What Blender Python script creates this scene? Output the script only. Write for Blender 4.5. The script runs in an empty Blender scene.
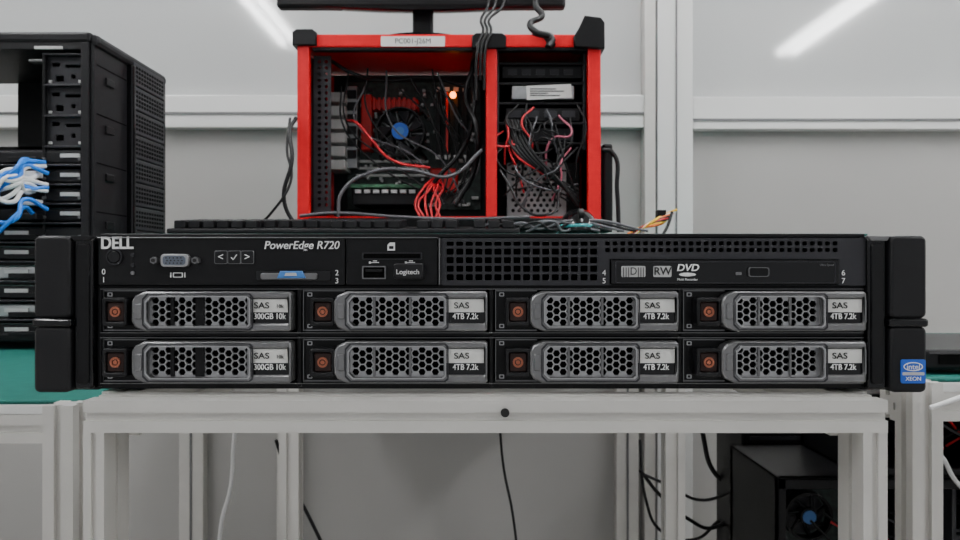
import bpy, bmesh, math, random
from mathutils import Vector, Matrix
random.seed(7)
ZC=1.05; F=720.0
S=bpy.context.scene
def P(px,py,d): return Vector(((px-480)/F*d, d, ZC-(py-270)/F*d))
def X(px,d): return (px-480)/F*d
def Z(py,d): return ZC-(py-270)/F*d
# ---------------- materials
def mat(name,col,rough=.5,metal=0.,noise=.0,nscale=40,bump=0.,coat=0.,emit=0,ecol=None,spec=.5):
    m=bpy.data.materials.new(name); m.use_nodes=True
    nt=m.node_tree; b=nt.nodes['Principled BSDF']
    b.inputs['Base Color'].default_value=(*col,1); b.inputs['Roughness'].default_value=rough
    b.inputs['Metallic'].default_value=metal; b.inputs['Coat Weight'].default_value=coat
    b.inputs['Specular IOR Level'].default_value=spec
    b.inputs['Coat Roughness'].default_value=.05
    if emit:
        b.inputs['Emission Color'].default_value=(*(ecol or col),1); b.inputs['Emission Strength'].default_value=emit
    if noise or bump:
        tc=nt.nodes.new('ShaderNodeTexCoord'); n=nt.nodes.new('ShaderNodeTexNoise')
        n.inputs['Scale'].default_value=nscale; n.inputs['Detail'].default_value=4
        nt.links.new(tc.outputs['Object'],n.inputs['Vector'])
        if noise:
            r=nt.nodes.new('ShaderNodeValToRGB')
            r.color_ramp.elements[0].position=.3; r.color_ramp.elements[1].position=.7
            r.color_ramp.elements[0].color=(*[c*(1-noise) for c in col],1)
            r.color_ramp.elements[1].color=(*[min(1,c*(1+noise)) for c in col],1)
            nt.links.new(n.outputs['Fac'],r.inputs['Fac']); nt.links.new(r.outputs['Color'],b.inputs['Base Color'])
        if bump:
            bp=nt.nodes.new('ShaderNodeBump'); bp.inputs['Strength'].default_value=bump; bp.inputs['Distance'].default_value=.01
            nt.links.new(n.outputs['Fac'],bp.inputs['Height']); nt.links.new(bp.outputs['Normal'],b.inputs['Normal'])
    return m
M=dict(
 blk=mat('black_plastic',(.0045,.0045,.0055),.40,noise=.15,nscale=300,spec=.26),
 blkm=mat('black_powder_coat',(.007,.007,.0085),.48,spec=.3),
 blkg=mat('black_gloss',(.003,.003,.004),.16,coat=.1,spec=.33),
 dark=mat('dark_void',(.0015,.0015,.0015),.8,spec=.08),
 gun=mat('gunmetal_plastic',(.185,.185,.19),.34,.6,noise=.05,nscale=500),
 gund=mat('dark_gunmetal',(.035,.035,.04),.42,.35,spec=.35),
 gunl=mat('gunmetal_edge',(.40,.40,.41),.3,.75),
 mesh=mat('perforated_steel',(.42,.42,.43),.38,.8,noise=.1,nscale=200),
 steel=mat('galvanised_steel',(.40,.41,.42),.35,.9,noise=.15,nscale=60),
 alu=mat('anodised_aluminium',(.69,.675,.645),.36,.35,noise=.03,nscale=30),
 aluw=mat('white_aluminium',(.80,.80,.79),.35,.1),
 panu=mat('wall_panel_upper',(.57,.58,.58),.07,0,noise=.012,nscale=1.5,bump=.008,coat=.8),
 panl=mat('wall_panel_lower',(.405,.398,.385),.28,0,noise=.02,nscale=1.5),
 wall=mat('wall_paint',(.6,.6,.58),.6,noise=.02,nscale=3),
 ceil=mat('ceiling_paint',(.75,.75,.73),.8,noise=.02,nscale=3),
 floor=mat('floor_vinyl',(.38,.37,.35),.4,noise=.08,nscale=6),
 green=mat('green_mat',(.006,.11,.09),.6,noise=.1,nscale=80,spec=.3),
 red=mat('red_paint',(.66,.003,.010),.35,noise=.05,nscale=80,spec=.35),
 redp=mat('red_plastic',(.75,.01,.012),.4),
 copper=mat('copper_button',(.36,.11,.06),.4,.3),
 brown=mat('button_recess',(.025,.010,.008),.5,spec=.3),
 white=mat('white_label',(.74,.74,.72),.5),
 slab=mat('silver_label',(.55,.55,.55),.4,.2),
 ink=mat('black_ink',(.01,.01,.01),.6),
 wink=mat('white_ink',(.9,.9,.9),.5),
 blue=mat('blue_plastic',(.01,.10,.55),.4),
 bluel=mat('light_blue_tag',(.05,.20,.55),.4),
 vga=mat('port_insert_grey',(.10,.12,.16),.5),
 pcb=mat('circuit_board',(.02,.035,.03),.5,noise=.7,nscale=90),
 pcbg=mat('green_circuit_board',(.03,.12,.06),.45,noise=.5,nscale=120),
 orange=mat('orange_led',(1,.25,.02),.4,emit=10,ecol=(1,.2,.01)),
 teal=mat('teal_plastic',(.02,.25,.27),.3),
 cblk=mat('black_cable',(.006,.006,.007),.45,spec=.32),
 cred=mat('red_cable',(.55,.01,.02),.45),
 cblu=mat('blue_cable',(.012,.19,.72),.4),
 cwht=mat('white_cable',(.85,.85,.85),.4),
 cyel=mat('yellow_cable',(.85,.5,.02),.45),
 cora=mat('orange_cable',(.85,.18,.02),.45),
 cpnk=mat('pink_cable',(.5,.12,.18),.45),
 cgry=mat('grey_cable',(.09,.09,.10),.45),
 tubel=mat('lamp_diffuser',(1,1,1),.5,emit=50,ecol=(.985,.99,1)),
 scr=mat('screen_glass',(.01,.01,.012),.1),
)
# ---------------- helpers
col=S.collection
def root(name,loc=(0,0,0)):
    e=bpy.data.objects.new(name,None); e.location=loc; e.empty_display_size=.05; col.objects.link(e); return e
def par(o,p):
    if p is not None:
        o.parent=p; o.matrix_parent_inverse=Matrix.Translation(-Vector(p.location)) if p.type=='EMPTY' else Matrix.Identity(4)
    return o
def boxes(name,L,m,p=None,bev=0,seg=2):
    bm=bmesh.new()
    for (x0,x1,y0,y1,z0,z1) in L:
        if x0>x1:x0,x1=x1,x0
        if y0>y1:y0,y1=y1,y0
        if z0>z1:z0,z1=z1,z0
        vs=[bm.verts.new(c) for c in ((x0,y0,z0),(x1,y0,z0),(x1,y1,z0),(x0,y1,z0),(x0,y0,z1),(x1,y0,z1),(x1,y1,z1),(x0,y1,z1))]
        for f in ((3,2,1,0),(4,5,6,7),(0,1,5,4),(1,2,6,5),(2,3,7,6),(3,0,4,7)): bm.faces.new([vs[i] for i in f])
    me=bpy.data.meshes.new(name); bm.to_mesh(me); bm.free(); me.materials.append(m)
    o=bpy.data.objects.new(name,me); col.objects.link(o)
    if bev:
        b=o.modifiers.new('bevel','BEVEL'); b.width=bev; b.segments=seg; b.limit_method='ANGLE'
    return par(o,p)
def box(name,x0,x1,y0,y1,z0,z1,m,p=None,bev=0,seg=2): return boxes(name,[(x0,x1,y0,y1,z0,z1)],m,p,bev,seg)
def pbx(d,a,b,t,u,y0,y1): # rectangle measured at depth d -> box tuple
    return (X(a,d),X(b,d),y0,y1,Z(u,d),Z(t,d))
def pb(name,d,a,b,t,u,y0,y1,m,p=None,bev=0,seg=2): return boxes(name,[pbx(d,a,b,t,u,y0,y1)],m,p,bev,seg)
def rr(x0,x1,z0,z1,r,n=4):
    pts=[]
    for cx,cz,a0 in ((x1-r,z1-r,0),(x0+r,z1-r,90),(x0+r,z0+r,180),(x1-r,z0+r,270)):
        for i in range(n+1):
            a=math.radians(a0+90*i/n); pts.append((cx+r*math.cos(a),cz+r*math.sin(a)))
    return pts
def circ(cx,cz,r,n=20,a0=0): return [(cx+r*math.cos(a0+2*math.pi*i/n),cz+r*math.sin(a0+2*math.pi*i/n)) for i in range(n)]
def plate(name,outs,y0,y1,m,p=None,bev=0.):
    """outs: list of XZ outlines (first outer, others holes); occupies y0..y1"""
    c=bpy.data.curves.new(name,'CURVE'); c.dimensions='2D'; c.fill_mode='BOTH'
    for o in outs:
        s=c.splines.new('POLY'); s.points.add(len(o)-1); s.use_cyclic_u=True
        for i,q in enumerate(o): s.points[i].co=(q[0],q[1],0,1)
    c.extrude=max(0,(y1-y0)/2-bev); c.bevel_depth=bev; c.bevel_resolution=1; c.offset=-bev
    c.materials.append(m)
    o=bpy.data.objects.new(name,c); col.objects.link(o)
    o.rotation_euler=(math.pi/2,0,0); o.location=(0,(y0+y1)/2,0)
    return par(o,p)
def cyl(name,c,r,h,m,p=None,axis='Y',n=32,bev=0,r2=None):
    bm=bmesh.new(); bmesh.ops.create_cone(bm,cap_ends=True,segments=n,radius1=r,radius2=r if r2 is None else r2,depth=h)
    R={'Y':Matrix.Rotation(math.pi/2,4,'X'),'Z':Matrix.Identity(4),'X':Matrix.Rotation(math.pi/2,4,'Y')}[axis]
    bmesh.ops.transform(bm,matrix=Matrix.Translation(c)@R,verts=bm.verts)
    me=bpy.data.meshes.new(name); bm.to_mesh(me); bm.free(); me.materials.append(m)
    o=bpy.data.objects.new(name,me); col.objects.link(o)
    if bev:
        b=o.modifiers.new('bevel','BEVEL'); b.width=bev; b.segments=2; b.limit_method='ANGLE'
    return par(o,p)
def tube(name,pts,r,m,p=None,smooth=True):
    c=bpy.data.curves.new(name,'CURVE'); c.dimensions='3D'; c.bevel_depth=r; c.bevel_resolution=3; c.use_fill_caps=True
    s=c.splines.new('BEZIER' if smooth else 'POLY')
    if smooth:
        s.bezier_points.add(len(pts)-1)
        for i,q in enumerate(pts):
            b=s.bezier_points[i]; b.co=q; b.handle_left_type=b.handle_right_type='AUTO'
    else:
        s.points.add(len(pts)-1)
        for i,q in enumerate(pts): s.points[i].co=(*q,1)
    c.resolution_u=10; c.materials.append(m)
    o=bpy.data.objects.new(name,c); col.objects.link(o); return par(o,p)
def text(name,s,x,z,y,size,m,p=None,align='LEFT',shear=0,ext=.0001,xs=1,bold=0):
    c=bpy.data.curves.new(name,'FONT'); c.body=s; c.size=size; c.align_x=align; c.align_y='CENTER'; c.shear=shear; c.extrude=ext; c.offset=bold
    c.materials.append(m); o=bpy.data.objects.new(name,c); col.objects.link(o)
    o.rotation_euler=(math.pi/2,0,0); o.location=(x,y,z); o.scale=(xs,1,1); return par(o,p)
def profile(name,a,b,w,h,m,p=None):
    """T-slot aluminium extrusion between a and b (axis aligned), section w x h"""
    a=Vector(a); b=Vector(b); d=b-a; L=d.length; d.normalize()
    g=min(w,h)*.13; e=min(w,h)*.16
    hw,hh=w/2,h/2
    sec=[(-hw,-hh),(-g,-hh),(-g,-hh+e),(g,-hh+e),(g,-hh),(hw,-hh),(hw,-g),(hw-e,-g),(hw-e,g),(hw,g),(hw,hh),(g,hh),(g,hh-e),(-g,hh-e),(-g,hh),(-hw,hh),(-hw,g),(-hw+e,g),(-hw+e,-g),(-hw,-g)]
    if abs(d.z)>.5: u,v=Vector((1,0,0)),Vector((0,1,0))
    elif abs(d.x)>.5: u,v=Vector((0,1,0)),Vector((0,0,1))
    else: u,v=Vector((1,0,0)),Vector((0,0,1))
    bm=bmesh.new()
    A=[bm.verts.new(a+u*s+v*t) for s,t in sec]; B=[bm.verts.new(b+u*s+v*t) for s,t in sec]
    n=len(sec)
    for i in range(n): bm.faces.new((A[i],A[(i+1)%n],B[(i+1)%n],B[i]))
    bm.faces.new(A); bm.faces.new(B[::-1]); bmesh.ops.recalc_face_normals(bm,faces=bm.faces)
    me=bpy.data.meshes.new(name); bm.to_mesh(me); bm.free(); me.materials.append(m)
    o=bpy.data.objects.new(name,me); col.objects.link(o); return par(o,p)

# ================= ROOM
W=1.7; CE=ZC+1.56
zs=ZC+.0487
wb=box('wall_back',-3.2,3.2,W+.012,W+.12,0,CE,M['wall'])
zr0=Z(130,W); zr1=Z(98,W)
xs=[-3.2,X(662,W),3.2]
for i in range(2):
    par(box('panel_upper_%d'%i,xs[i]+.0,xs[i+1],W,W+.012,zr1-.01,CE,M['panu']),wb)
    par(box('panel_lower_%d'%i,xs[i]+.0,xs[i+1],W,W+.012,0,zr0+.01,M['panl']),wb)
def trim(n,x0,x1,z0,z1,y=W-.03,m='aluw'):
    return boxes('trim_%d'%n,[(x0,x1,y,W,z0,z1)],M[m],None,.002)
h=zr1-zr0
t1=trim(1,-3.2,X(641,W),zr0,zr1); 
par(box('groove',-3.2,X(641,W),W-.033,W-.029,zr0+h*.40,zr0+h*.47,M['gun']),t1)
t2=trim(2,X(689,W),3.2,zr0-.004,zr1-.004)
par(box('groove',X(689,W),3.2,W-.033,W-.029,zr0+h*.2,zr0+h*.27,M['gun']),t2)
t3=trim(3,X(641,W),X(652,W),0,CE,W-.036,'alu')
t4=trim(4,X(653.5,W),X(688,W),0,CE,W-.04,'aluw')
par(box('groove',X(671,W),X(672.3,W),W-.043,W-.039,0,CE,M['gun']),t4)
for n,(a,b,zt_) in enumerate(((184,208,zs-.1),(280,300,zs-.1),(614,636,zs-.1))):
    t=trim(5+n,X(a,W),X(b,W),0,zt_,W-.03,'alu')
    par(box('groove',X((a+b)/2-1,W),X((a+b)/2+1,W),W-.0325,W-.029,0,zt_,M['gun']),t)
box('floor',-3.2,3.2,-3.4,W+.12,-.05,0,M['floor'])
box('ceiling',-3.2,3.2,-3.4,W+.12,CE,CE+.05,M['ceil'])
box('wall_left',-3.3,-3.2,-3.4,W+.12,0,CE,M['wall'])
box('wall_right',3.2,3.3,-3.4,W+.12,0,CE,M['wall'])
def lamp(x,y0,y1):
    r=root('ceiling_or_fill_light',(x,(y0+y1)/2,CE))
    box('housing',x-.09,x+.09,y0-.03,y1+.03,CE-.03,CE-.0005,M['aluw'],r,.004)
    for dx in (-.045,.045):
        cyl('tube',(x+dx,(y0+y1)/2,CE-.052),.019,y1-y0,M['tubel'],r)
        for yy in (y0,y1): box('socket',x+dx-.024,x+dx+.024,yy-.015,yy+.015,CE-.078,CE-.028,M['aluw'],r,.003)
lamp(-1.27,-1.42,-.15); lamp(2.13,-1.62,-.3); lamp(-1.27,.1,1.3); lamp(.45,.1,1.3); lamp(2.13,.1,1.3)  # fixtures over the desk are added, unseen top light for the back wall

# ================= SERVER
D=.39
def sx(p): return X(p,D)
def sz(p): return Z(p,D)
sv=root('rack_server',(0,.7,sz(392)))
px=D/F
box('chassis_body',-.209,.209,D+.03,1.04,sz(390),sz(235.5),M['steel'],sv,.001)
boxes('inner_dark',[(sx(98),sx(867),D+.022,D+.0295,sz(388),sz(236))],M['dark'],sv)
L=[(sx(96),sx(869),D+.004,D+.028,sz(237.5),sz(233.2)),(sx(96),sx(869),D+.004,D+.028,sz(390),sz(384.5)),
   (sx(96),sx(869),D+.003,D+.024,sz(288.8),sz(285.5)),(sx(96),sx(869),D+.003,D+.024,sz(337.5),sz(333.5))]
for c in (96,297.5,491,681,867): L.append((sx(c-2),sx(c+2.6),D+.003,D+.024,sz(388),sz(288)))
boxes('bezel_frame',L,M['blk'],sv,.0006)
L=[]
for yy in (289.2,333.2,338.2,384.2): L.append((sx(98),sx(866),D+.0022,D+.004,sz(yy+.35),sz(yy-.35)))
boxes('bay_edges',L,M['gun'],sv)
plate('control_panel',[rr(sx(98),sx(345),sz(285.5),sz(238),.001)],D,D+.012,M['blk'],sv,.0005)
plate('media_panel',[rr(sx(346),sx(438),sz(285.5),sz(238),.001)],D,D+.012,M['blk'],sv,.0005)
boxes('panel_lip',[(sx(98),sx(438),D-.001,D+.004,sz(238.2),sz(237.2)),(sx(438.8),sx(440.2),D-.001,D+.008,sz(285),sz(238))],M['gun'],sv,.0002)
holes=[]
def sq(cx,cy,w,h): 
    return rr(sx(cx-w/2),sx(cx+w/2),sz(cy+h/2),sz(cy-h/2),.0004,1)
outer=rr(sx(441),sx(867),sz(285.5),sz(238),.001)
for j in range(4):
    for i in range(16): holes.append(sq(450+i*9.6,251.5+j*8.6,7.2,6.2))
for j in range(2):
    for i in range(31): holes.append(sq(608+i*7.6,243.3+j*6.6,4.9,4.2))
for i in range(16): holes.append(sq(450+i*9.6,243.6,7.2,4.2))
holes.append(rr(sx(610),sx(840),sz(285),sz(259),.0006))
plate('vent_panel',[outer]+holes,D+.001,D+.004,M['gund'],sv)
od=D-.0005
box('optical_drive',sx(611),sx(839),od,D+.02,sz(284.5),sz(259.5),M['blkg'],sv,.0006)
plate('tray_slit',[rr(sx(615),sx(835),sz(283.4),sz(261.5),.0008),rr(sx(616),sx(834),sz(282.6),sz(262.3),.0006)],od-.0003,od+.001,M['gund'],sv)
plate('eject_button',[rr(sx(748),sx(767),sz(276),sz(268),.0012)],od-.0016,od+.001,M['blk'],sv,.0003)
plate('eject_rim',[rr(sx(747.3),sx(767.7),sz(276.7),sz(267.3),.0013),rr(sx(748),sx(767),sz(276),sz(268),.0012)],od-.0018,od+.001,M['gun'],sv)
for nm,a,b in (('disc_logo',621,645),('rw_logo',653,671)):
    plate(nm,[rr(sx(a),sx(b),sz(277),sz(266),.0008)],od-.0006,od,M['slab'],sv)
text('rw_text','RW',sx(662),sz(271.5),od-.0008,.0058,M['ink'],sv,'CENTER',xs=1.0,bold=.0001)
text('disc_text','|||D|||',sx(633),sz(271.5),od-.0008,.0058,M['ink'],sv,'CENTER',xs=.9)
text('dvd_text','DVD',sx(687),sz(268.0),od-.0005,.0052,M['wink'],sv,'CENTER',shear=.2,xs=1.1,bold=.0001)
plate('dvd_disc_logo',[[(sx(687)+.0046*math.cos(a*.3142),sz(274.5)+.001*math.sin(a*.3142)) for a in range(20)]],od-.0006,od,M['wink'],sv)
text('multi','Multi Recorder',sx(687),sz(279.5),od-.0005,.0018,M['wink'],sv,'CENTER')
plate('drive_led',[rr(sx(735),sx(741),sz(275),sz(272),.0005)],od-.0006,od,M['gun'],sv)
text('mini','Ultra Speed',sx(826),sz(265),od-.0005,.0016,M['gun'],sv,'CENTER')
f=D-.0004
text('maker_logo','DELL',sx(101),sz(243.6),f,.0090,M['wink'],sv,xs=.88,ext=.0003,bold=.0002)
text('model_text','PowerEdge R720',sx(264),sz(245.5),f,.0061,M['wink'],sv,shear=.2,xs=.96,ext=.0003,bold=.00003)
for t_,a,b in (('0',104,272),('1',104,280),('2',337,273),('3',337,281),('4',604,273),('5',604,281),('6',843,273),('7',843,281)):
    text('bay_number',t_,sx(a),sz(b),f,.0042,M['wink'],sv,'CENTER')
plate('power_ring',[circ(sx(115),sz(257),px*8,28),circ(sx(115),sz(257),px*6.8,28)],D-.0012,D,M['gund'],sv)
cyl('power_button',(sx(115),D-.0005,sz(257)),px*6,.002,M['blkg'],sv,bev=.0003)
for b in (255,265,273): cyl('status_dot',(sx(133),D-.0002,sz(b)),px*2,.001,M['gun'] if b==273 else M['gund'],sv,n=16)
plate('vga_shell',[rr(sx(163),sx(191),sz(267),sz(254),.0022)],D-.0035,D,M['gunl'],sv,.0004)
plate('vga_insert',[rr(sx(166),sx(188),sz(265),sz(256),.0016)],D-.0042,D-.003,M['vga'],sv)
for j in range(3):
    for i in range(5): cyl('pin',(sx(169.5+i*3.7+(j==1)*1),D-.0043,sz(258+j*2.6)),.0004,.0004,M['ink'],sv,n=8)
for a in (156.5,197.5):
    cyl('vga_screw',(sx(a),D-.002,sz(260.5)),px*3.6,.004,M['gun'],sv,n=6); cyl('hole',(sx(a),D-.0042,sz(260.5)),px*1.9,.0006,M['ink'],sv,n=12)
plate('vga_icon',[rr(sx(173),sx(183),sz(277.5),sz(272.5),.0005),rr(sx(174),sx(182),sz(276.7),sz(273.3),.0003)],D-.0003,D,M['wink'],sv)
boxes('vga_icon_bars',[(sx(170.5),sx(171.5),f,D,sz(277.5),sz(272.5)),(sx(184.5),sx(185.5),f,D,sz(277.5),sz(272.5))],M['wink'],sv)
for i,t_ in enumerate('<v>'):
    a=215.5+i*13.2
    plate('nav_button',[rr(sx(a),sx(a+12),sz(263.5),sz(251),.0008)],D-.0012,D,M['blkg'],sv,.0003)
    plate('nav_button_rim',[rr(sx(a-.4),sx(a+12.4),sz(263.9),sz(250.6),.0009),rr(sx(a+.3),sx(a+11.7),sz(263.2),sz(251.3),.0008)],D-.001,D,M['gun'],sv)
    if t_=='v':
        tube('check_mark',[(sx(a+3.4),D-.0015,sz(257.5)),(sx(a+5.4),D-.0015,sz(259.8)),(sx(a+9),D-.0015,sz(254.6))],.0003,M['wink'],sv,False)
    else: text('nav_mark',t_,sx(a+6),sz(257.3),D-.0014,.0055,M['wink'],sv,'CENTER')
plate('tag_slot',[rr(sx(256),sx(331),sz(281),sz(270.5),.001)],D-.0008,D,M['blkg'],sv,.0003)
plate('pull_tag',[rr(sx(262),sx(318),sz(279.5),sz(273),.0012)],D-.003,D,M['gun'],sv,.0004)
plate('pull_tag_blue',[[(sx(282),sz(271)),(sx(304),sz(271)),(sx(307),sz(278)),(sx(279),sz(278))]],D-.0042,D-.0025,M['bluel'],sv,.0004)
plate('tag_pad',[[(sx(288),sz(272.8)),(sx(298),sz(272.8)),(sx(299),sz(275.8)),(sx(286.5),sz(275.8))]],D-.0046,D-.004,M['slab'],sv)
plate('sd_icon',[[(sx(387.5),sz(250.5)),(sx(395),sz(250.5)),(sx(395),sz(242.5)),(sx(390),sz(242.5)),(sx(387.5),sz(245))],rr(sx(389),sx(393.6),sz(249),sz(246),.0002,1)],D-.0004,D,M['wink'],sv)
plate('sd_slot_rim',[rr(sx(362),sx(422),sz(259.5),sz(252.5),.0006),rr(sx(363),sx(421),sz(258.7),sz(253.3),.0005)],D-.0005,D+.0002,M['gund'],sv)
plate('sd_slot',[rr(sx(364),sx(420),sz(258),sz(254),.0004)],D-.0004,D+.0002,M['dark'],sv)
plate('usb_shell',[rr(sx(362.5),sx(386),sz(279),sz(266),.0006),rr(sx(363.6),sx(384.9),sz(277.9),sz(267.1),.0004)],D-.0016,D,M['gun'],sv)
boxes('usb_void',[(sx(364),sx(384.5),D-.0004,D,sz(277.6),sz(267.4))],M['dark'],sv)
boxes('usb_tongue',[(sx(366),sx(382.5),D-.0014,D-.0003,sz(272),sz(269))],M['blk'],sv,.0002)
plate('usb_dongle',[rr(sx(396),sx(425),sz(279),sz(263.5),.0016)],D-.012,D,M['blkm'],sv,.0008)
text('dongle_text','Logitech',sx(410),sz(272),D-.0124,.0036,M['wink'],sv,'CENTER')
for a in (374,410):
    boxes('usb_icon',[(sx(a-4),sx(a+5),f,D,sz(262.9),sz(262.1)),(sx(a-1),sx(a+3),f,D,sz(261.3),sz(260.5)),(sx(a-5),sx(a-3),f,D,sz(263.6),sz(261.4))],M['wink'],sv)
cols=[(98.5,293.5),(301,488),(495.5,677.5),(685.5,863.5)]
rows=[(290.3,331.8),(339.8,383)]
hexr=px*4.1
def carrier(ci,ri,x0,x1,y0,y1):
    yb=D+.006
    box('carrier_body',sx(x0),sx(x1),yb,D+.02,sz(y1),sz(y0),M['blk'],sv,.0008)
    xl=x0+ (34 if ci else 36); H=y1-y0
    out=[(sx(xl),sz(y0+11)),(sx(xl+3.5),sz(y0+5)),(sx(xl+13),sz(y0+.8)),(sx(x1-3),sz(y0+.8)),(sx(x1-.5),sz(y0+3)),
         (sx(x1-.5),sz(y1-2.5)),(sx(x1-3),sz(y1-.8)),(sx(xl+13),sz(y1-.8)),(sx(xl+3.5),sz(y1-5)),(sx(xl),sz(y1-11))]
    m0=xl+17; m1=x1-46 if ci else x1-45
    lab0=x1-42; lab1=x1-3
    meshh=[(sx(m0-2),sz(y0+12)),(sx(m0+3),sz(y0+6.5)),(sx(m1),sz(y0+6.5)),(sx(m1+3),sz(y0+9.5)),(sx(m1+3),sz(y1-8.5)),(sx(m1),sz(y1-6)),(sx(m0+3),sz(y1-6)),(sx(m0-2),sz(y1-11))]
    labh=rr(sx(lab0),sx(lab1),sz(y1-9),sz(y0+8),.001,2)
    plate('carrier_handle',[out,meshh,labh],D-.004,D+.006,M['gun'],sv,.0011)
    def sc(poly,k):
        cx=sum(p[0] for p in poly)/len(poly); cz=sum(p[1] for p in poly)/len(poly)
        return [(p[0]+(-k if p[0]>cx else k),p[1]+(-k if p[1]>cz else k)) for p in poly]
    plate('handle_channel',[sc(meshh,-.0021),sc(meshh,-.0014)],D-.0042,D-.0036,M['gund'],sv)
    plate('mesh_rim',[sc(meshh,-.0006),meshh],D-.0046,D-.002,M['gunl'],sv)
    boxes('grip_step',[(sx(xl+4),sx(m0-6),D-.0046,D-.003,sz(y1-13),sz(y0+13))],M['gun'],sv,.0006)
    hx=[]; ph=hexr*1.5*1.08; pv=hexr*math.sqrt(3)*1.04
    a=sx(m0-.5)+hexr; i=0
    while a<sx(m1+3)-hexr*.7:
        z=sz(y0+6.5)-(pv*.5 if i%2==0 else pv*.98)
        while z>sz(y1-7)+hexr*.5:
            hx.append([(a+hexr*.90*math.cos(k*math.pi/3),z+hexr*.90*math.sin(k*math.pi/3)) for k in range(6)])
            z-=pv
        i+=1; a+=ph
    plate('honeycomb_mesh',[rr(sx(m0-3),sx(m1+4),sz(y1-5),sz(y0+5),.0003,1)]+hx,D+.0005,D+.0018,M['mesh'],sv)
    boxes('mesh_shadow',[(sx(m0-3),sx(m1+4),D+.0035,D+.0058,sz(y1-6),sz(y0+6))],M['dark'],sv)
    mm=(m0+m1)/2
    bb=[(m0+21,m0+23.5),(mm+12,mm+14.5)]
    if ci==0: bb=[(m0+19,m0+23),(m0+44,m0+53)]
    boxes('handle_ribs',[(sx(u),sx(v),D-.0005,D+.001,sz(y1-6.5),sz(y0+6.5)) for u,v in bb],M['gun'] if ci else M['blk'],sv,.0003)
    boxes('label_bed',[(sx(lab0),sx(lab1),D-.002,D+.005,sz(y1-9),sz(y0+8))],M['blkg'],sv)
    ymid=y0+8+ (y1-y0-17)*.56
    boxes('label_silver',[(sx(lab0+1),sx(lab1-1),D-.0026,D-.0019,sz(ymid),sz(y0+8.6))],M['white'],sv,.0001)
    text('label_text','SAS',sx(lab0+ (8 if ci else 4)),sz((ymid+y0+8)/2+.3),D-.0029,.0046,M['ink'],sv,xs=1.15,bold=.00005)
    if not ci: text('label_text_small','10k',sx(lab1-13),sz((ymid+y0+8)/2+1),D-.0029,.0028,M['ink'],sv)
    text('label_cap','300GB 10k' if ci==0 else '4TB 7.2k',sx((lab0+lab1)/2),sz(ymid+4.2),D-.0024,.0044,M['wink'],sv,'CENTER',xs=.86,ext=.0002,bold=.00005)
    bx=x0+ (22.3 if ci else 18.5); by=(y0+y1)/2
    plate('button_guard',[rr(sx(bx-12.5),sx(bx+12),sz(by+15),sz(by-13.5),.0015),rr(sx(bx-9),sx(bx+9.2),sz(by+10.5),sz(by-9.5),.001)],D-.003,D+.006,M['blkm'],sv,.0006)
    plate('release_button',[rr(sx(bx-8.5),sx(bx+8.8),sz(by+10),sz(by-9),.001)],D-.0015,D+.004,M['brown'],sv,.0005)
    plate('button_ring',[circ(sx(bx),sz(by+.5),px*5.2),circ(sx(bx),sz(by+.5),px*3.2)],D-.0024,D-.001,M['copper'],sv)
    cyl('button_core',(sx(bx),D-.0016,sz(by+.5)),px*2.1,.0014,M['copper'],sv,n=16)
    for dy in (4.5,H-5):
        plate('activity_led',[rr(sx(x0+4),sx(x0+9),sz(y0+dy+2),sz(y0+dy-2),.0004,2),rr(sx(x0+5),sx(x0+8),sz(y0+dy+1.2),sz(y0+dy-1.2),.0002,2)],D+.0052,D+.006,M['gunl'],sv)
    boxes('carrier_edge',[(sx(x0+1),sx(xl+8),D+.0045,D+.0065,sz(y0+1.2),sz(y0+.2)),(sx(x0+1),sx(xl+8),D+.0045,D+.0065,sz(y1-.2),sz(y1-1.4)),(sx(x0),sx(x0+.8),D+.0045,D+.0065,sz(y1),sz(y0))],M['gun'],sv)
for ci,(a,b) in enumerate(cols):
    for ri,(c,d) in enumerate(rows): carrier(ci,ri,a,b,c,d)
def ear(side):
    def q(p): return sx(p) if side<0 else sx(960-p+.5)
    def R(a,b,c,d,r=.0015):
        A,B=sorted((q(a),q(b))); return rr(A,B,sz(d),sz(c),r)
    plate('ear_plate',[R(38,97,236,391)],D+.004,D+.012,M['blk'],sv,.0006)
    plate('ear_outer_grip',[R(38,74,236,318,.003)],D-.004,D+.008,M['blkm'],sv,.0015)
    plate('ear_outer_grip_lower',[R(38,74,326,391.5,.003)],D-.004,D+.008,M['blkm'],sv,.0015)
    plate('ear_latch',[R(37,76,318,326.5,.0015)],D-.005,D+.008,M['blkg'],sv,.0012)
    plate('ear_inner',[R(75,94,238,389,.002)],D-.001,D+.008,M['blkg'],sv,.001)
    plate('ear_inner_pad',[R(78,91,243,384,.002)],D-.0022,D+.001,M['blk'],sv,.0008)
    plate('ear_chamfer',[[ (q(73),sz(236)),(q(96),sz(236)),(q(92),sz(241)),(q(76),sz(241))]],D-.003,D+.001,M['gun'] if side>0 else M['blk'],sv,.0004)
    box('ear_tail',min(q(70),q(95)),max(q(70),q(95)),D+.01,D+.06,sz(388),sz(238),M['steel'],sv)
ear(-1); ear(1)
plate('sticker_blue',[rr(sx(896),sx(920.5),sz(382),sz(358.5),.001)],D-.0046,D-.0039,M['blue'],sv)
plate('sticker_band',[rr(sx(897.5),sx(919),sz(374),sz(371),.0003,1)],D-.0048,D-.0045,M['slab'],sv)
plate('sticker_oval',[[(sx(908)+.0052*math.cos(a*.2618),sz(365.5)+.0024*math.sin(a*.2618)) for a in range(24)],[(sx(908)+.0047*math.cos(a*.2618),sz(365.5)+.0019*math.sin(a*.2618)) for a in range(24)]],D-.0049,D-.0045,M['wink'],sv)
text('sticker_text','intel',sx(908),sz(365.8),D-.0049,.0042,M['wink'],sv,'CENTER')
text('sticker_text2','XEON',sx(908),sz(377.6),D-.0049,.003,M['wink'],sv,'CENTER')

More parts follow.
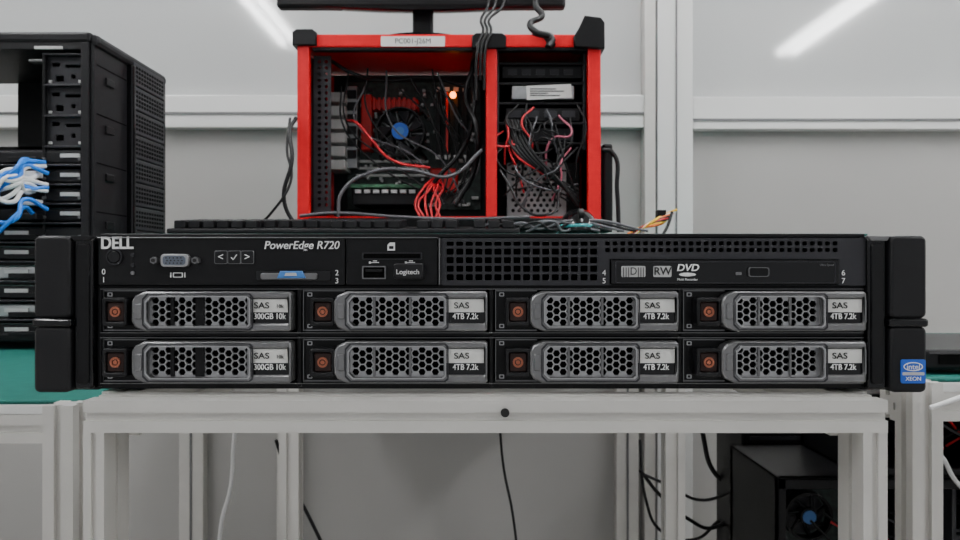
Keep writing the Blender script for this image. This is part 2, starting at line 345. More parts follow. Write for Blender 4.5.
# ================= SERVER TABLE
fd=.366; zt=sz(392)-.0003
zb=Z(433,fd)
tb=root('aluminium_frame_table',(0,.6,0))
hb=zt-zb; yc=fd+.013
profile('front_beam',(X(83,fd),yc,zt-hb/2),(X(888,fd),yc,zt-hb/2),.026,hb,M['alu'],tb)
lw=X(104,fd)-X(83,fd)
by_=.75
for a in (93.5,875.5):
    profile('leg',(X(a,fd),yc,0),(X(a,fd),yc,zb),lw if a<500 else lw*1.15,.026,M['alu'],tb)
    profile('side_rail',(X(a,fd),fd+.027,zt-.012),(X(a,fd),by_-.0126,zt-.012),.02,.024,M['alu'],tb)
    profile('back_leg',(X(a,fd),by_,0),(X(a,fd),by_,zt),.02,.02,M['alu'],tb)
    profile('low_rail',(X(a,fd),fd+.027,.2),(X(a,fd),by_-.0126,.2),.02,.024,M['alu'],tb)
profile('back_beam',(X(106,fd),by_,zt-.0125),(X(862,fd),by_,zt-.0125),.025,.025,M['alu'],tb)
cyl('beam_bolt',(X(505,fd),fd-.0005,zt-hb*.5+.0022),.0022,.002,M['ink'],tb,n=16)
def side_table(nm,x0,x1,zm,flegs,blegs,y0,y1):
    r=root(nm,((x0+x1)/2,.8,0))
    box('work_mat',x0,x1,y0,y1,zm-.003,zm,M['green'],r,.001)
    box('top_board',x0,x1,y0,y1,zm-.011,zm-.0031,M['aluw'],r,.001)
    profile('front_rail',(x0,y0+.011,zm-.022),(x1,y0+.011,zm-.022),.022,.022,M['alu'],r)
    profile('back_rail',(x0,y1-.02,zm-.022),(x1,y1-.02,zm-.022),.022,.022,M['alu'],r)
    for lx in flegs: profile('leg',(lx,y0-.0115,0),(lx,y0-.0115,zm),.0225,.0225,M['alu'],r)
    for lx in blegs: profile('leg',(lx,y1-.02,0),(lx,y1-.02,zm-.034),.0225,.0225,M['alu'],r)
side_table('side_table',-1.35,X(80,.54),ZC-.1,(X(66,.54),-1.3),(-.64,-1.3),.552,1.16)
side_table('side_table',X(905,.54),1.35,ZC-.083,(X(919,.54),1.3),(X(919,.93),1.3),.552,.95)

# ================= WALL SHELF
sh=root('wall_shelf',(.02,1.3,zs))
box('shelf_mat',-.47,.52,.965,W-.045,zs-.003,zs,M['green'],sh,.001)
box('shelf_board',-.47,.52,.965,W-.045,zs-.018,zs-.0031,M['aluw'],sh,.001)
for lx in (-.38,.29):
    profile('bracket_arm',(lx,1.085,zs-.0245),(lx,W-.045,zs-.0245),.012,.012,M['alu'],sh)
    profile('bracket_post',(lx,W-.052,zs-.14),(lx,W-.052,zs-.031),.012,.012,M['alu'],sh)

# ================= KEYBOARD
kb=root('keyboard',(X(340,.99),1.02,zs))
ky0=.972; kz=zs+.0005
kx0=X(166,ky0); kx1=X(520,ky0)
def wedge(name,x0,x1,y0,y1,z0,za,zb_,m,p,bev=.002):
    bm=bmesh.new()
    vs=[bm.verts.new(c) for c in ((x0,y0,z0),(x1,y0,z0),(x1,y1,z0),(x0,y1,z0),(x0,y0,za),(x1,y0,za),(x1,y1,zb_),(x0,y1,zb_))]
    for f_ in ((3,2,1,0),(4,5,6,7),(0,1,5,4),(1,2,6,5),(2,3,7,6),(3,0,4,7)): bm.faces.new([vs[i] for i in f_])
    me=bpy.data.meshes.new(name); bm.to_mesh(me); bm.free(); me.materials.append(m)
    o=bpy.data.objects.new(name,me); col.objects.link(o)
    b=o.modifiers.new('bevel','BEVEL'); b.width=bev; b.segments=2
    return par(o,p)
wedge('key_base',kx0,kx1,ky0,ky0+.11,kz,kz+.007,kz+.016,M['blkm'],kb)
L=[]
for r_ in range(5):
    n=24; w=(kx1-kx0-.012)/n
    for i in range(n):
        if i in (16,20) or (r_==0 and 5<i<11): continue
        xx=kx0+.006+i*w; yy=ky0+.006+r_*.02; zz=kz+.0075+r_*.0018
        L.append((xx+.0018,xx+w-.0018,yy,yy+.017,zz,zz+.011))
boxes('keys',L,M['blkm'],kb,.0015)
# ================= MOUSE
ms=root('computer_mouse',(X(580,1.0),1.03,zs))
bm=bmesh.new(); bmesh.ops.create_uvsphere(bm,u_segments=32,v_segments=20,radius=1)
for v in bm.verts:
    v.co.x*=.029*(1-.12*v.co.y); v.co.y*=.05; v.co.z=max(v.co.z,0)*.036*(1-.15*v.co.y/.05)
bmesh.ops.transform(bm,matrix=Matrix.Translation((X(580,1.0),1.03,zs+.002)),verts=bm.verts)
me=bpy.data.meshes.new('mouse_shell'); bm.to_mesh(me); bm.free(); me.materials.append(M['blkg'])
for f_ in me.polygons: f_.use_smooth=True
o=bpy.data.objects.new('mouse_shell',me); col.objects.link(o); par(o,ms)
cyl('mouse_base',(X(580,1.0),1.03,zs+.0025),.031,.004,M['teal'],ms,'Z')
tube('teal_strip',[(X(580,1.0)+.0295*math.sin(t),1.03-.046*math.cos(t),zs+.012) for t in [-1.2,-.8,-.4,0,.4,.8,1.2]],.003,M['teal'],ms)
cyl('scroll_wheel',(X(580,1.0),.993,zs+.028),.008,.007,M['blk'],ms,'X')

# ================= RED PC
E=1.10
rp=root('open_computer_case',(X(448,E),1.2,zs))
b0,b1=E,E+.2
def rb(name,a,b,t,u,y0,y1,m,bev=.001): return pb(name,E,a,b,t,u,y0,y1,M[m],rp,bev)
ztop=Z(32,E)
for nm,a,b in (('post_left',297,309),('post_mid',486,497),('post_right',588,601)):
    box(nm,X(a,E),X(b,E),b0,b0+.014,zs+.012,Z(44,E),M['red'],rp,.0015)
    box(nm+'_rear',X(a,E),X(b,E),b1-.014,b1,zs+.012,Z(44,E),M['red'] if nm!='post_mid' else M['blk'],rp,.0015)
rb('top_bar',300,600,34,47,b0,b0+.016,'red',.002)
rb('top_bar_lip',312,588,46,50,b0+.002,b0+.014,'blk')
box('top_panel',X(298,E),X(601,E),b0+.016,b1,Z(40,E),Z(33,E),M['red'],rp,.001)
box('bottom_bar',X(297,E),X(601,E),b0,b0+.014,zs+.012,Z(218,E),M['blk'],rp,.002)
box('red_sill',X(309,E),X(588,E),b0+.001,b0+.015,Z(218,E)+.0002,Z(216.3,E),M['red'],rp)
box('bottom_panel',X(298,E),X(601,E),b0+.014,b1,zs+.012,zs+.016,M['blk'],rp)
for a in (305,590):
    for yy in (b0+.015,b1-.03): box('foot',X(a,E)-.012,X(a,E)+.012,yy,yy+.02,zs+.0003,zs+.012,M['blk'],rp,.002)
box('tray_wall',X(299,E),X(599,E),b1-.012,b1-.006,zs+.016,Z(42,E),M['blkm'],rp)
box('left_wall',X(297.5,E),X(300,E),b0+.014,b1-.014,zs+.016,Z(42,E),M['blk'],rp)
box('right_wall',X(599,E),X(601,E),b0+.014,b1-.014,zs+.016,Z(42,E),M['blk'],rp)
def corner(a,b,t,u):
    A,B=X(a,E),X(b,E)
    plate('corner_block',[[(A,Z(u,E)),(B,Z(u,E)),(B,Z(t+3,E)),(B-.006,Z(t,E)),(A+.006,Z(t,E)),(A,Z(t+3,E))]],b0-.006,b0+.022,M['blk'],rp,.0015)
corner(293,317,30,46); corner(472,506,34,49)
plate('handle_block',[[(X(574,E),Z(48,E)),(X(604,E),Z(50,E)),(X(604,E),Z(24,E)),(X(600,E),Z(19,E)),(X(584,E),Z(17,E)),(X(578,E),Z(30,E)),(X(573,E),Z(38,E))]],b0-.008,b0+.03,M['blk'],rp,.0015)
plate('label',[rr(X(381,E),X(445,E),Z(46.5,E),Z(36.5,E),.001)],b0-.0012,b0,M['white'],rp)
text('label_text','PC001-J26M',X(413,E),Z(41.5,E),b0-.0014,.011,M['ink'],rp,'CENTER')
box('divider',X(487,E),X(490,E),b0+.014,b1-.014,zs+.016,Z(42,E),M['blk'],rp)
hl=[]
for j in range(24):
    for i in range(2): hl.append(circ(X(315+i*7,E),Z(56+j*6.4,E),.0028,8))
plate('perforated_strip',[rr(X(309,E),X(327,E),Z(212,E),Z(50,E),.001)]+hl,b0+.03,b0+.031,M['gund'],rp)
G=b1-.02; 
def g(name,a,b,t,u,dep,m,bev=.001): 
    d=G-dep; return pb(name,d,a,b,t,u,d,G,M[m],rp,bev)
g('motherboard',347,481,82,210,.002,'pcb')
for i in range(6): g('slot_bracket',328,345,92+i*13.5,102+i*13.5,.06,'aluw')
g('io_shield',346,357,86,168,.035,'steel')
boxes('io_ports',[pbx(G-.04,347,356,90+i*12,98+i*12,G-.04,G-.034) for i in range(6)],M['blkm'],rp)
g('vrm_heatsink',361,372,94,150,.03,'redp',.002)
g('top_heatsink',372,418,99,109,.03,'redp',.002)
boxes('heatsink_fins',[pbx(G-.035,373+i*5,375.5+i*5,97.5,110,G-.035,G-.028) for i in range(9)],M['redp'],rp)
g('chipset_heatsink',430,458,168,192,.018,'redp',.003)
boxes('memory_slots',[pbx(G-.03,436+i*9,440+i*9,90,156,G-.03,G) for i in range(4)],M['blkm'],rp)
boxes('memory_module',[pbx(G-.036,446,448,92,153,G-.036,G-.03)],M['redp'],rp)
boxes('memory_latch',[pbx(G-.034,435.5+i*9,440.5+i*9,t,t+4,G-.034,G-.03) for i in range(4) for t in (87,155)],M['slab'],rp)
boxes('expansion_slots',[pbx(G-.012,356,428,160+i*7,162.5+i*7,G-.012,G) for i in range(3)],M['white'],rp)
g('expansion_card',350,424,184,188,.09,'pcbg'); g('card_shroud',352,420,189,205,.085,'blkm',.002)
boxes('card_details',[pbx(G-.0915,355+i*9,361+i*9,189.5,193,G-.0915,G-.0855) for i in range(7)],M['slab'],rp)
def rnd(a,b): return random.uniform(a,b)
boxes('capacitors',[(lambda a,t:pbx(G-.014,a,a+2.6,t,t+2.6,G-.014,G))(rnd(360,475),rnd(86,204)) for _ in range(110)],M['slab'],rp)
boxes('chips',[(lambda a,t:pbx(G-.006,a,a+5,t,t+4,G-.006,G))(rnd(352,474),rnd(86,204)) for _ in range(45)],M['gund'],rp)
boxes('sockets_white',[(lambda a,t:pbx(G-.012,a,a+7,t,t+3,G-.012,G))(rnd(425,472),rnd(158,204)) for _ in range(10)],M['white'],rp)
cd=G-.075
cc=P(400,131,cd)
plate('cooler_ring',[circ(cc.x,cc.z,.041,40),circ(cc.x,cc.z,.0385,40)],cd,cd+.022,M['blk'],rp)
hubr=.0155
cyl('cooler_hub',(cc.x,cd+.008,cc.z),hubr,.016,M['blk'],rp,bev=.001)
cyl('hub_sticker',(cc.x,cd-.0003,cc.z),.014,.0008,M['blue'],rp)
cyl('hub_sticker_center',(cc.x,cd-.001,cc.z),.007,.0008,M['bluel'],rp)
bm=bmesh.new()
for k in range(7):
    a=k*2*math.pi/7
    pts=[]
    for (r_,da,dy) in ((hubr,0,0),(.0375,.25,0),(.0375,.85,.014),(hubr,.5,.014)):
        pts.append(bm.verts.new((cc.x+r_*math.cos(a+da),cd+.002+dy,cc.z+r_*math.sin(a+da))))
    bm.faces.new(pts)
me=bpy.data.meshes.new('cooler_blades'); bm.to_mesh(me); bm.free(); me.materials.append(M['gund'])
o=bpy.data.objects.new('cooler_blades',me); col.objects.link(o)
so=o.modifiers.new('s','SOLIDIFY'); so.thickness=.0015; par(o,rp)
bm=bmesh.new()
for k in range(24):
    a=k*2*math.pi/24; 
    v=[]
    for r_,s_ in ((.015,-1),(.04,-1),(.04,1),(.015,1)):
        v.append((cc.x+r_*math.cos(a)-s_*.0006*math.sin(a),cc.z+r_*math.sin(a)+s_*.0006*math.cos(a)))
    F1=[bm.verts.new((q[0],cd+.024,q[1])) for q in v]; F2=[bm.verts.new((q[0],G-.004,q[1])) for q in v]
    bm.faces.new(F1); bm.faces.new(F2[::-1])
    for i in range(4): bm.faces.new((F1[i],F2[i],F2[(i+1)%4],F1[(i+1)%4]))
me=bpy.data.meshes.new('cooler_fins'); bm.to_mesh(me); bm.free(); me.materials.append(M['steel'])
o=bpy.data.objects.new('cooler_fins',me); col.objects.link(o); par(o,rp)
cyl('cooler_core',(cc.x,G-.03,cc.z),.016,.055,M['steel'],rp)
for k in range(4):
    a=math.pi/4+k*math.pi/2
    tube('cooler_arm',[(cc.x+.04*math.cos(a),cd+.012,cc.z+.04*math.sin(a)),(cc.x+.052*math.cos(a),cd+.03,cc.z+.052*math.sin(a)),(cc.x+.054*math.cos(a),G-.004,cc.z+.054*math.sin(a))],.003,M['blk'],rp)
cyl('power_led',P(453,95,G-.045),.0055,.004,M['orange'],rp,n=16)
# right compartment
def c(name,a,b,t,u,y0,y1,m,bev=.001): return pb(name,y0,a,b,t,u,y0,y1,M[m],rp,bev)
for i in range(5): c('cage_tray',499,586,62+i*20,64.5+i*20,b0+.03,b1-.02,'blkm')
c('cage_wall',496,499,50,150,b0+.03,b1-.02,'gund'); c('cage_wall',583,586,50,150,b0+.03,b1-.02,'gund')
c('bay_cover',502,582,66,78,b0+.04,b1-.03,'blkm')
boxes('bay_cover_slots',[pbx(b0+.0395,508+i*14,517+i*14,69,75,b0+.0385,b0+.0398) for i in range(5)],M['gund'],rp)
c('cage_drive',512,574,86,99,b0+.026,b1-.04,'steel')
plate('drive_label',[[(X(527,b0+.025),Z(100,b0+.025)),(X(572,b0+.025),Z(97.5,b0+.025)),(X(571,b0+.025),Z(84,b0+.025)),(X(526,b0+.025),Z(86,b0+.025))]],b0+.0245,b0+.0255,M['white'],rp)
boxes('drive_label_print',[pbx(b0+.0243,530,530+w_,88.5+i*2.2,89.3+i*2.2,b0+.0238,b0+.0244) for i,w_ in enumerate((26,34,18,30))],M['gund'],rp)
c('cage_drive',506,580,108,121,b0+.035,b1-.04,'blkm')
boxes('drive_tray_handles',[pbx(b0+.034,508+i*18,521+i*18,111,118,b0+.032,b0+.035) for i in range(4)],M['gund'],rp,.0004)
c('cage_drive',510,574,128,141,b0+.05,b1-.04,'gund')
hl=[]
for j in range(9):
    for i in range(8): hl.append(circ(X(513+i*6.2+(j%2)*3,b0+.09),Z(169+j*5.2,b0+.09),.0034,6))
plate('power_supply_grille',[rr(X(507,b0+.09),X(566,b0+.09),Z(218,b0+.09),Z(163,b0+.09),.002)]+hl,b0+.088,b0+.09,M['slab'],rp)
box('power_supply',X(507,b0+.09),X(580,b0+.09),b0+.094,b1-.02,Z(220,b0+.09),Z(162,b0+.09),M['blk'],rp,.001)
def cab(name,pl,r,m,p): return tube(name,[P(a,b,d) for a,b,d in pl],r,M[m],p)
q=b0+.05
cab('cable_top',[(478,45,b0-.008),(472,70,q),(474,110,q-.02),(462,150,q),(440,175,q),(425,195,q+.02)],.0035,'cblk',rp)
cab('cable_a',[(476,60,q),(466,95,q),(477,130,q-.03),(474,170,q),(455,205,q)],.0045,'cblk',rp)
cab('cable_b',[(346,120,q+.03),(358,124,q),(370,138,q),(392,160,q),(430,168,q)],.0022,'cred',rp)
cab('cable_c',[(330,60,q),(350,72,q),(380,80,q+.03),(430,78,q+.03),(470,88,q)],.003,'cblk',rp)
cab('cable_d',[(338,217,b0-.01),(342,192,b0-.01),(372,172,b0-.005),(410,170,b0-.004),(450,176,b0-.004),(482,150,b0-.004)],.0026,'cgry',rp)
cab('cable_e',[(300,216,b0-.01),(330,213,b0-.01),(400,217,b0-.01),(460,219,b0-.012),(530,217,b0-.012)],.0025,'cgry',rp)
for k in range(6):
    a=420+k*4
    cab('red_lead',[(a,217,b0+.02),(a+rnd(-6,6),204,b0+.03),(424+k*3+rnd(-4,4),190,b0+.04),(436+k,176+k,b0+.08)],.0018,'cred',rp)
for k in range(34):
    x0=503+rnd(0,76); x1=503+rnd(0,78); ya=104+rnd(0,60); yb_=150+rnd(0,62)
    cn='cblk' if k%3 else ('cred' if k%2 else 'cgry')
    if k in (6,18): cn='cpnk'
    cab('lead',[(x0,ya,q-.03),(x0+rnd(-14,14),(ya*.7+yb_*.3),q-.045),((x0+x1)/2,(ya+yb_)/2+rnd(-12,18),q-.04),(x1,yb_,q-.03)],.0016,cn,rp)
for k in range(5):
    cab('sleeved_bundle',[(505+k*3,120,q-.03),(515+k*4,150,q-.045),(540+k*5,170+k*3,q-.04),(578,190+k*4,q-.03)],.0028,'cblk',rp)
for k in range(12):
    x0=330+rnd(0,110)
    cab('lead',[(x0,66+rnd(0,25),q+.02),(x0+rnd(-10,30),105+rnd(0,20),q+.02),(x0+rnd(20,60),160,q+.03),(440+rnd(0,30),204,q+.02)],.0015,'cblk' if k%4 else 'cgry',rp)
for k,(a,b) in enumerate(((484,495),(488,503),(480,488))):
    cab('cable_hang',[(a-4,80+k*10,b0-.009),(a-2,46,b0-.012),(a+3,32,b0-.006),(a+1,20,b0+.02),(b,5,b0+.05),(b+2,-30,b0+.08)],.0022,'cblk',rp)
cab('cable_hang2',[(548,47,b0-.012),(552,38,b0-.004),(536,32,b0+.0),(530,24,b0+.01),(542,16,b0+.02),(536,6,b0+.03),(541,-20,b0+.05)],.005,'cblk',rp)
cab('cable_hang3',[(533,33,b0+.004),(548,40,b0+.004),(552,45,b0-.006)],.0065,'cblk',rp)
pc=root('power_cable',P(290,160,1.05))
cab('cord',[(296,118,1.09),(290,130,1.07),(292,160,1.05),(284,200,1.05),(296,224,1.05),(310,228,1.03)],.003,'cblk',pc)
cab('cord_loop',[(290,118,1.09),(287,150,1.07),(291,180,1.05),(272,212,1.05),(250,226,1.12)],.002,'cblk',pc)
pc=root('power_cable',P(620,180,1.1))
cab('cord',[(602,150,1.12),(612,152,1.12),(617,190,1.12),(619,232,1.12)],.0035,'cblk',pc)
pb('adapter',1.12,603,613,143,232,1.12,1.17,M['blk'],pc,.004)
pc=root('headphone_cable',P(535,228,1.0))
for k in range(5):
    cab('wire',[(470+k*14,232,.985),(490+k*16,224-k*.6,.98),(515+k*12,227+k,.985),(548+k*9,221,.99),(600+k*12,231,.985)],.0018,'cblk' if k%2 else 'cgry',pc)
cab('wire_up',[(500,170,1.08),(512,190,1.06),(520,205,1.03),(545,215,1.0),(560,190,1.06)],.002,'cblk',pc)
wb2=root('wire_bundle',P(655,228,1.02))
for k,cn in enumerate(['cora','cyel','cblk','cred','cblk','cora','cwht','cyel']):
    cab('wire',[(628+k,234,1.02),(640+k*1.6,228-k*.8,1.02),(652+k*1.8,226-k*1.6,1.02+k*.002),(664+k*1.7,222-k*1.7,1.03),(668+k*.8,214-k*.4,1.04)],.0019,cn,wb2)
cab('wire_dark',[(660,240,1.0),(668,225,1.01),(672,212,1.02)],.0022,'cblk',wb2)
pb('connector',1.0,663,672,208,216,1.03,1.045,M['blk'],wb2,.001)
# ================= MONITOR
mo=root('monitor',(X(424,1.18),1.18,ztop))
md=1.16
zcase=Z(33,E)+.0005
bc=(X(422,1.17),1.19)
bm=bmesh.new(); bmesh.ops.create_cone(bm,cap_ends=True,segments=48,radius1=1,radius2=.9,depth=.008)
for v in bm.verts: v.co.x*=.095; v.co.y*=.075
bmesh.ops.transform(bm,matrix=Matrix.Translation((bc[0],bc[1],zcase+.0045)),verts=bm.verts)
me=bpy.data.meshes.new('stand_base'); bm.to_mesh(me); bm.free(); me.materials.append(M['blkg'])
o=bpy.data.objects.new('stand_base',me); col.objects.link(o); par(o,mo)
box('stand_neck',bc[0]-.017,bc[0]+.017,1.185,1.205,zcase+.006,zcase+.16,M['blk'],mo,.004)
zm=Z(7,md)
box('screen_housing',X(276,md),X(566,md),md,md+.022,zm,zm+.31,M['blk'],mo,.005)
plate('rear_bulge',[rr(X(330,md),X(512,md),zm+.03,zm+.25,.02)],md+.02,md+.045,M['blk'],mo,.006)
box('screen_glass',X(282,md),X(560,md),md-.0012,md+.001,zm+.018,zm+.302,M['scr'],mo)
plate('chin_curve',[[(X(300,md)+ (X(542,md)-X(300,md))*t,zm+.004-.008*math.sin(math.pi*t)) for t in [i/16 for i in range(17)]]+[(X(542,md),zm+.012),(X(300,md),zm+.012)]],md+.001,md+.02,M['blkg'],mo,.001)

# ================= LEFT BLACK CASE
Q=.9
zt2=ZC-.1+.0005
bk=root('computer_tower',(-.65,1.0,zt2))
xR=X(90,Q); xL=xR-.42
zT=Z(31,Q); y1_=Q+.205
box('top_shell',xL,xR,Q,y1_,zT-.014,zT,M['blkm'],bk,.004)
box('bottom_shell',xL,xR,Q,y1_,zt2+.01,zt2+.02,M['blk'],bk,.002)
for a in (xL+.04,xR-.04):
    for yy in (Q+.03,y1_-.03): cyl('foot',(a,yy,zt2+.005),.014,.01,M['blk'],bk,'Z')
box('rear_panel',xL,xL+.006,Q+.004,y1_-.004,zt2+.02,zT-.014,M['blk'],bk)
box('tray_wall',xL+.006,xR-.008,y1_-.01,y1_-.004,zt2+.02,Z(120,Q),M['blk'],bk)
box('tray_wall_front',X(22,y1_),xR-.008,y1_-.01,y1_-.004,Z(130,Q),zT-.014,M['blk'],bk)
box('front_frame',xR-.012,xR-.002,Q,y1_,zt2+.02,zT-.014,M['blkm'],bk,.001)
def cb(name,a,b,t,u,y0,y1,m,bev=.001): return pb(name,Q,a,b,t,u,y0,y1,M[m],bk,bev)
cb('top_rail',-240,88,40,49,Q+.002,Q+.02,'blkm'); cb('top_rail_line',34,62,46,49,Q+.0,Q+.003,'slab',.0004)
def pr(a,b,t,u,r=.0015): return rr(X(a,Q),X(b,Q),Z(u,Q),Z(t,Q),r)
ho=[]
for k in range(3):
    t=60+k*30
    ho+= [pr(46,54,t,t+4,.001),pr(60,78,t+2,t+5,.001),pr(50,58,t+13,t+19,.001),pr(66,70,t+12,t+16,.001),pr(76,82,t+10,t+18,.001)]
plate('bay_wall',[pr(40,84,54,146)]+ho,Q+.012,Q+.015,M['gund'],bk,.0005)
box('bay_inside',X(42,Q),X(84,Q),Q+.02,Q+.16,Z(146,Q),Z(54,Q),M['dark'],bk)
boxes('bay_ledges',[pbx(Q,40,86,52+k*31,54+k*31,Q+.004,Q+.016) for k in range(4)],M['gund'],bk,.0006)
boxes('bay_screws',[pbx(Q,44+i*30,47+i*30,78+k*31,81+k*31,Q+.009,Q+.013) for k in range(3) for i in range(2)],M['slab'],bk,.0006)
cb('tab',24,42,57,60,Q+.008,Q+.02,'gun')
cb('cage_post',40,43,54,340,Q+.004,Q+.01,'blk'); cb('cage_post',84,88,54,345,Q+.002,Q+.012,'blkm')
for k in range(10):
    t=150+k*19.4
    cb('drive_tray',-30,84,t+14,t+16,Q+.0,Q+.12,'gund')
    cb('drive_body',-25,82,t,t+12.5,Q+.006,Q+.115,'steel' if k in (6,8) else 'blkm',.002)
    cb('drive_top',-25,80,t-.8,t,Q+.006,Q+.11,'steel' if k>4 else 'gund')
    cb('drive_label',*((2,26) if k>3 else (58,78)),t+3,t+7,Q+.004,Q+.006,'slab',.0004)
    cb('connector',8,36,t+7,t+12,Q+.0,Q+.006,'blk',.0005)
    for s_ in (44,80): cyl('drive_screw',P(s_,t+9,Q+.004),.002,.004,M['gun'],bk,n=12)
zz0=zt2+.02; zz1=zT-.01
for k in range(11):
    z1=zz1-k*(zz1-zz0)/11; z0=zz1-(k+1)*(zz1-zz0)/11+.0016
    box('bezel_mesh_cover',xR-.002,xR+.009,Q+.095,y1_-.012,z0,z1,M['gund'],bk,.0012)
    boxes('mesh_slits',[(xR+.0088,xR+.0095,Q+.102+i*.008,Q+.1065+i*.008,z0+.005+j*.006,z0+.0085+j*.006) for i in range(11) for j in range(4)],M['dark'],bk)
box('bezel_side',xR-.002,xR+.003,Q+.004,Q+.09,zz0,zz1,M['blkm'],bk,.0015)
boxes('bezel_side_seams',[(xR+.0028,xR+.0034,Q+.01,Q+.086,zz1-.03-k*.062,zz1-.0285-k*.062) for k in range(6)],M['dark'],bk)
boxes('bezel_clips',[(xR+.003,xR+.0055,Q+.03,Q+.05,zz1-.05-k*.062,zz1-.04-k*.062) for k in range(6)],M['blk'],bk,.001)
box('bezel_ridge',xR-.002,xR+.012,Q+.088,Q+.097,zz0,zz1-.006,M['blkg'],bk,.003)
box('bezel_edge',xR-.002,xR+.006,y1_-.012,y1_,zz0,zz1-.004,M['blkg'],bk,.003)
box('bezel_cap',xR-.004,xR+.008,Q+.002,y1_,zT-.018,zT-.002,M['blkm'],bk,.006)
box('top_raised',xL+.03,xR-.02,Q+.03,y1_-.03,zT,zT+.006,M['blkm'],bk,.003)
random.seed(21)
for k in range(14):
    t=158+rnd(0,66); s0=rnd(-20,0)
    cab('data_cable',[(34+rnd(0,14),t,Q-.004),(24,t-rnd(-6,12),Q-.03),(10+rnd(0,8),t+rnd(-18,18),Q-.045),(s0,t+rnd(-10,30),Q-.04),(-30,t+rnd(0,45),Q-.02)],.0026,['cblu','cwht','cblu','cwht','cblu'][k%5],bk)
for k in range(5):
    t=158+k*14
    cb('cable_plug',28,42,t,t+6,Q-.012,Q+.003,'cwht' if k%2 else 'blkm',.001)

# ================= RIGHT SIDE
zrt=ZC-.083+.0003
nd=root('network_switch',(.6,.66,zrt))
a=X(926,.57)
box('housing',a,a+.3,.57,.72,zrt+.003,Z(350,.57),M['blk'],nd,.003)
for i in range(8): box('port',a+.01+i*.022,a+.026+i*.022,.5688,.574,zrt+.008,zrt+.016,M['dark'],nd)
for xx in (a+.03,a+.27):
    for yy in (.59,.70): cyl('foot',(xx,yy,zrt+.0015),.008,.003,M['ink'],nd,'Z')
ls=root('storage_shelf',(.85,1.2,0))
zl=ZC-.62
box('shelf_board',.42,1.3,1.0,1.45,zl-.02,zl,M['aluw'],ls,.001)
for xx in (.44,1.28):
    for yy in (1.02,1.43): profile('leg',(xx,yy,0),(xx,yy,zl-.0205),.03,.03,M['alu'],ls)
def openpc(x0,x1,y0,z0,z1,seed):
    random.seed(seed)
    r=root('computer_case',((x0+x1)/2,y0+.1,z0)); y1=y0+.2; t=.012
    L=[(x0,x0+t,y0,y0+t,z0,z1),(x1-t,x1,y0,y0+t,z0,z1),(x0,x0+t,y1-t,y1,z0,z1),(x1-t,x1,y1-t,y1,z0,z1),
       (x0,x1,y0,y0+t,z1-t*1.4,z1),(x0,x1,y0,y0+t,z0,z0+t),(x0,x1,y0,y1,z1-.004,z1),(x0,x1,y0,y1,z0,z0+.005),(x0+.005,x1-.005,y1-.008,y1-.003,z0,z1),(x0,x0+.003,y0,y1,z0,z1),(x1-.003,x1,y0,y1,z0,z1)]
    boxes('frame',L,M['blk'],r,.001)
    xm=x0+(x1-x0)*.62
    boxes('inner',[(xm,xm+.006,y0+.01,y1-.01,z0+.006,z1-.02)]+[(xm+.006,x1-.012,y0+.02,y1-.03,z0+.03+k*.04,z0+.034+k*.04) for k in range(int((z1-z0-.05)/.04))],M['gund'],r)
    box('board',x0+.04,xm-.01,y1-.014,y1-.009,z0+.1,z1-.03,M['pcb'],r)
    boxes('drives',[(xm+.012,x1-.03,y0+.03,y1-.04,z0+.038+k*.04,z0+.062+k*.04) for k in range(0,int((z1-z0-.08)/.04),2)],M['gund'],r,.001)
    cx=x0+(xm-x0)*.42; cz=z1-.105
    plate('fan_ring',[circ(cx,cz,.040,32),circ(cx,cz,.036,32)],y1-.06,y1-.04,M['blk'],r)
    cyl('fan_hub',(cx,y1-.052,cz),.014,.016,M['blk'],r); cyl('hub_sticker',(cx,y1-.061,cz),.011,.002,M['bluel'],r)
    cyl('heatsink',(cx,y1-.026,cz),.034,.022,M['gund'],r)
    for k in range(7):
        a=k*2*math.pi/7
        tube('blade',[(cx+.014*math.cos(a),y1-.05,cz+.014*math.sin(a)),(cx+.035*math.cos(a+.4),y1-.046,cz+.035*math.sin(a+.4))],.003,M['blk'],r,False)
    for k in range(18):
        a=random.uniform(x0+.03,x1-.03); b=random.uniform(x0+.03,x1-.03)
        tube('lead',[(a,y0+.08,random.uniform(z0+.2,z1-.05)),((a+b)/2,y0+.05,random.uniform(z0+.1,z1-.06)),(b,y0+.08,random.uniform(z0+.04,z1-.1))],.002,M[random.choice(['cred','cblk','cblk','cblk','cblk','cgry','cblk'])],r)
openpc(X(778,1.05),X(778,1.05)+.42,1.05,zl+.0005,Z(478,1.05),3)
openpc(X(862,1.05),X(862,1.05)+.36,1.05,Z(478,1.05)+.001,Z(395,1.05),5)
ob=root('desktop_computer',(X(800,1.3),1.3,zl)); 
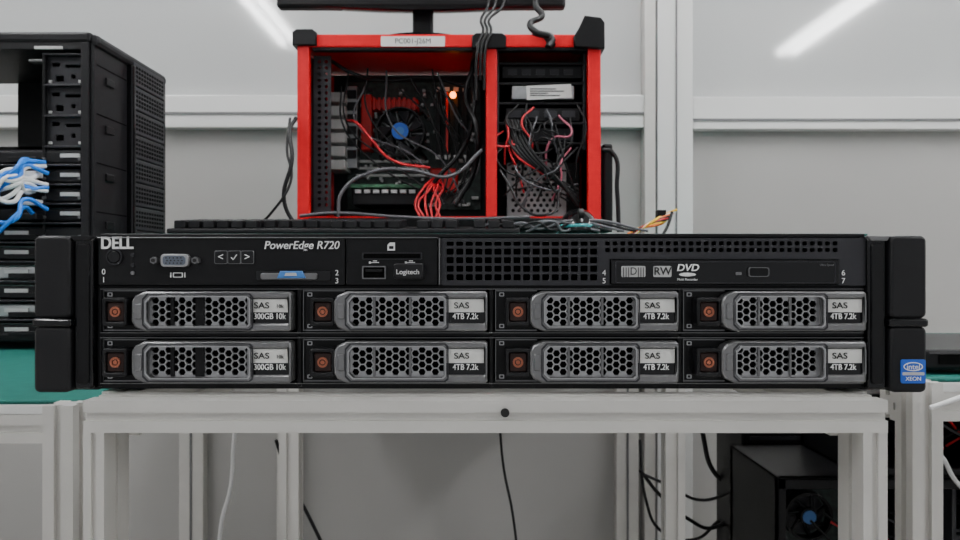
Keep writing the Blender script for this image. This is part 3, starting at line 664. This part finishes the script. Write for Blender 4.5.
box('case_shell',X(742,1.28),X(846,1.28),1.28,1.42,zl+.0005,Z(428,1.28),M['blk'],ob,.003)
boxes('front_slots',[(X(750,1.28),X(838,1.28),1.2785,1.281,Z(440+k*11,1.28),Z(436+k*11,1.28)) for k in range(8)],M['gund'],ob)
def hang(nm,pl,r,m):
    rt=root(nm,P(*pl[0])); cab('cord',pl,r,m,rt)
hang('white_cable',[(238,400,1.5),(234,440,1.5),(230,490,1.5),(222,520,1.5),(218,570,1.5)],.0042,'cwht')
hang('black_cable',[(498,400,1.5),(500,430,1.5),(504,470,1.52),(512,510,1.5),(520,575,1.5)],.0028,'cblk')
hang('black_cable',[(276,440,1.45),(290,480,1.47),(308,515,1.45),(330,560,1.45)],.0035,'cblk')
hang('black_cable',[(640,470,1.4),(660,495,1.4),(690,520,1.38),(712,528,1.38),(740,505,1.36),(760,480,1.25)],.0035,'cblk')
hang('black_cable',[(645,475,1.35),(670,486,1.35),(700,500,1.35),(730,492,1.33),(765,470,1.25)],.0028,'cblk')
hang('black_cable',[(640,440,1.5),(646,500,1.45),(660,530,1.45),(690,540,1.45),(720,520,1.4)],.003,'cblk')
hang('black_cable',[(700,400,1.4),(704,440,1.4),(714,472,1.4),(735,490,1.38),(760,530,1.25)],.0045,'cblk')
hang('white_cable',[(925,445,.98),(940,455,.98),(955,480,.98),(975,500,.98)],.003,'cwht')
hang('white_cable',[(930,408,.52),(945,403,.52),(965,396,.52),(990,390,.52)],.0018,'cwht')

# ================= WORLD, CAMERA
w=bpy.data.worlds.new('world'); S.world=w; w.use_nodes=True
bg=w.node_tree.nodes['Background']; bg.inputs[0].default_value=(.95,.97,1,1); bg.inputs[1].default_value=.6
cam=bpy.data.cameras.new('camera'); cam.lens=27; cam.sensor_width=36; cam.clip_start=.01
cam.dof.use_dof=True; cam.dof.focus_distance=.40; cam.dof.aperture_fstop=26
co=bpy.data.objects.new('camera',cam); co.location=(0,0,ZC); co.rotation_euler=(math.pi/2,0,0); col.objects.link(co); S.camera=co
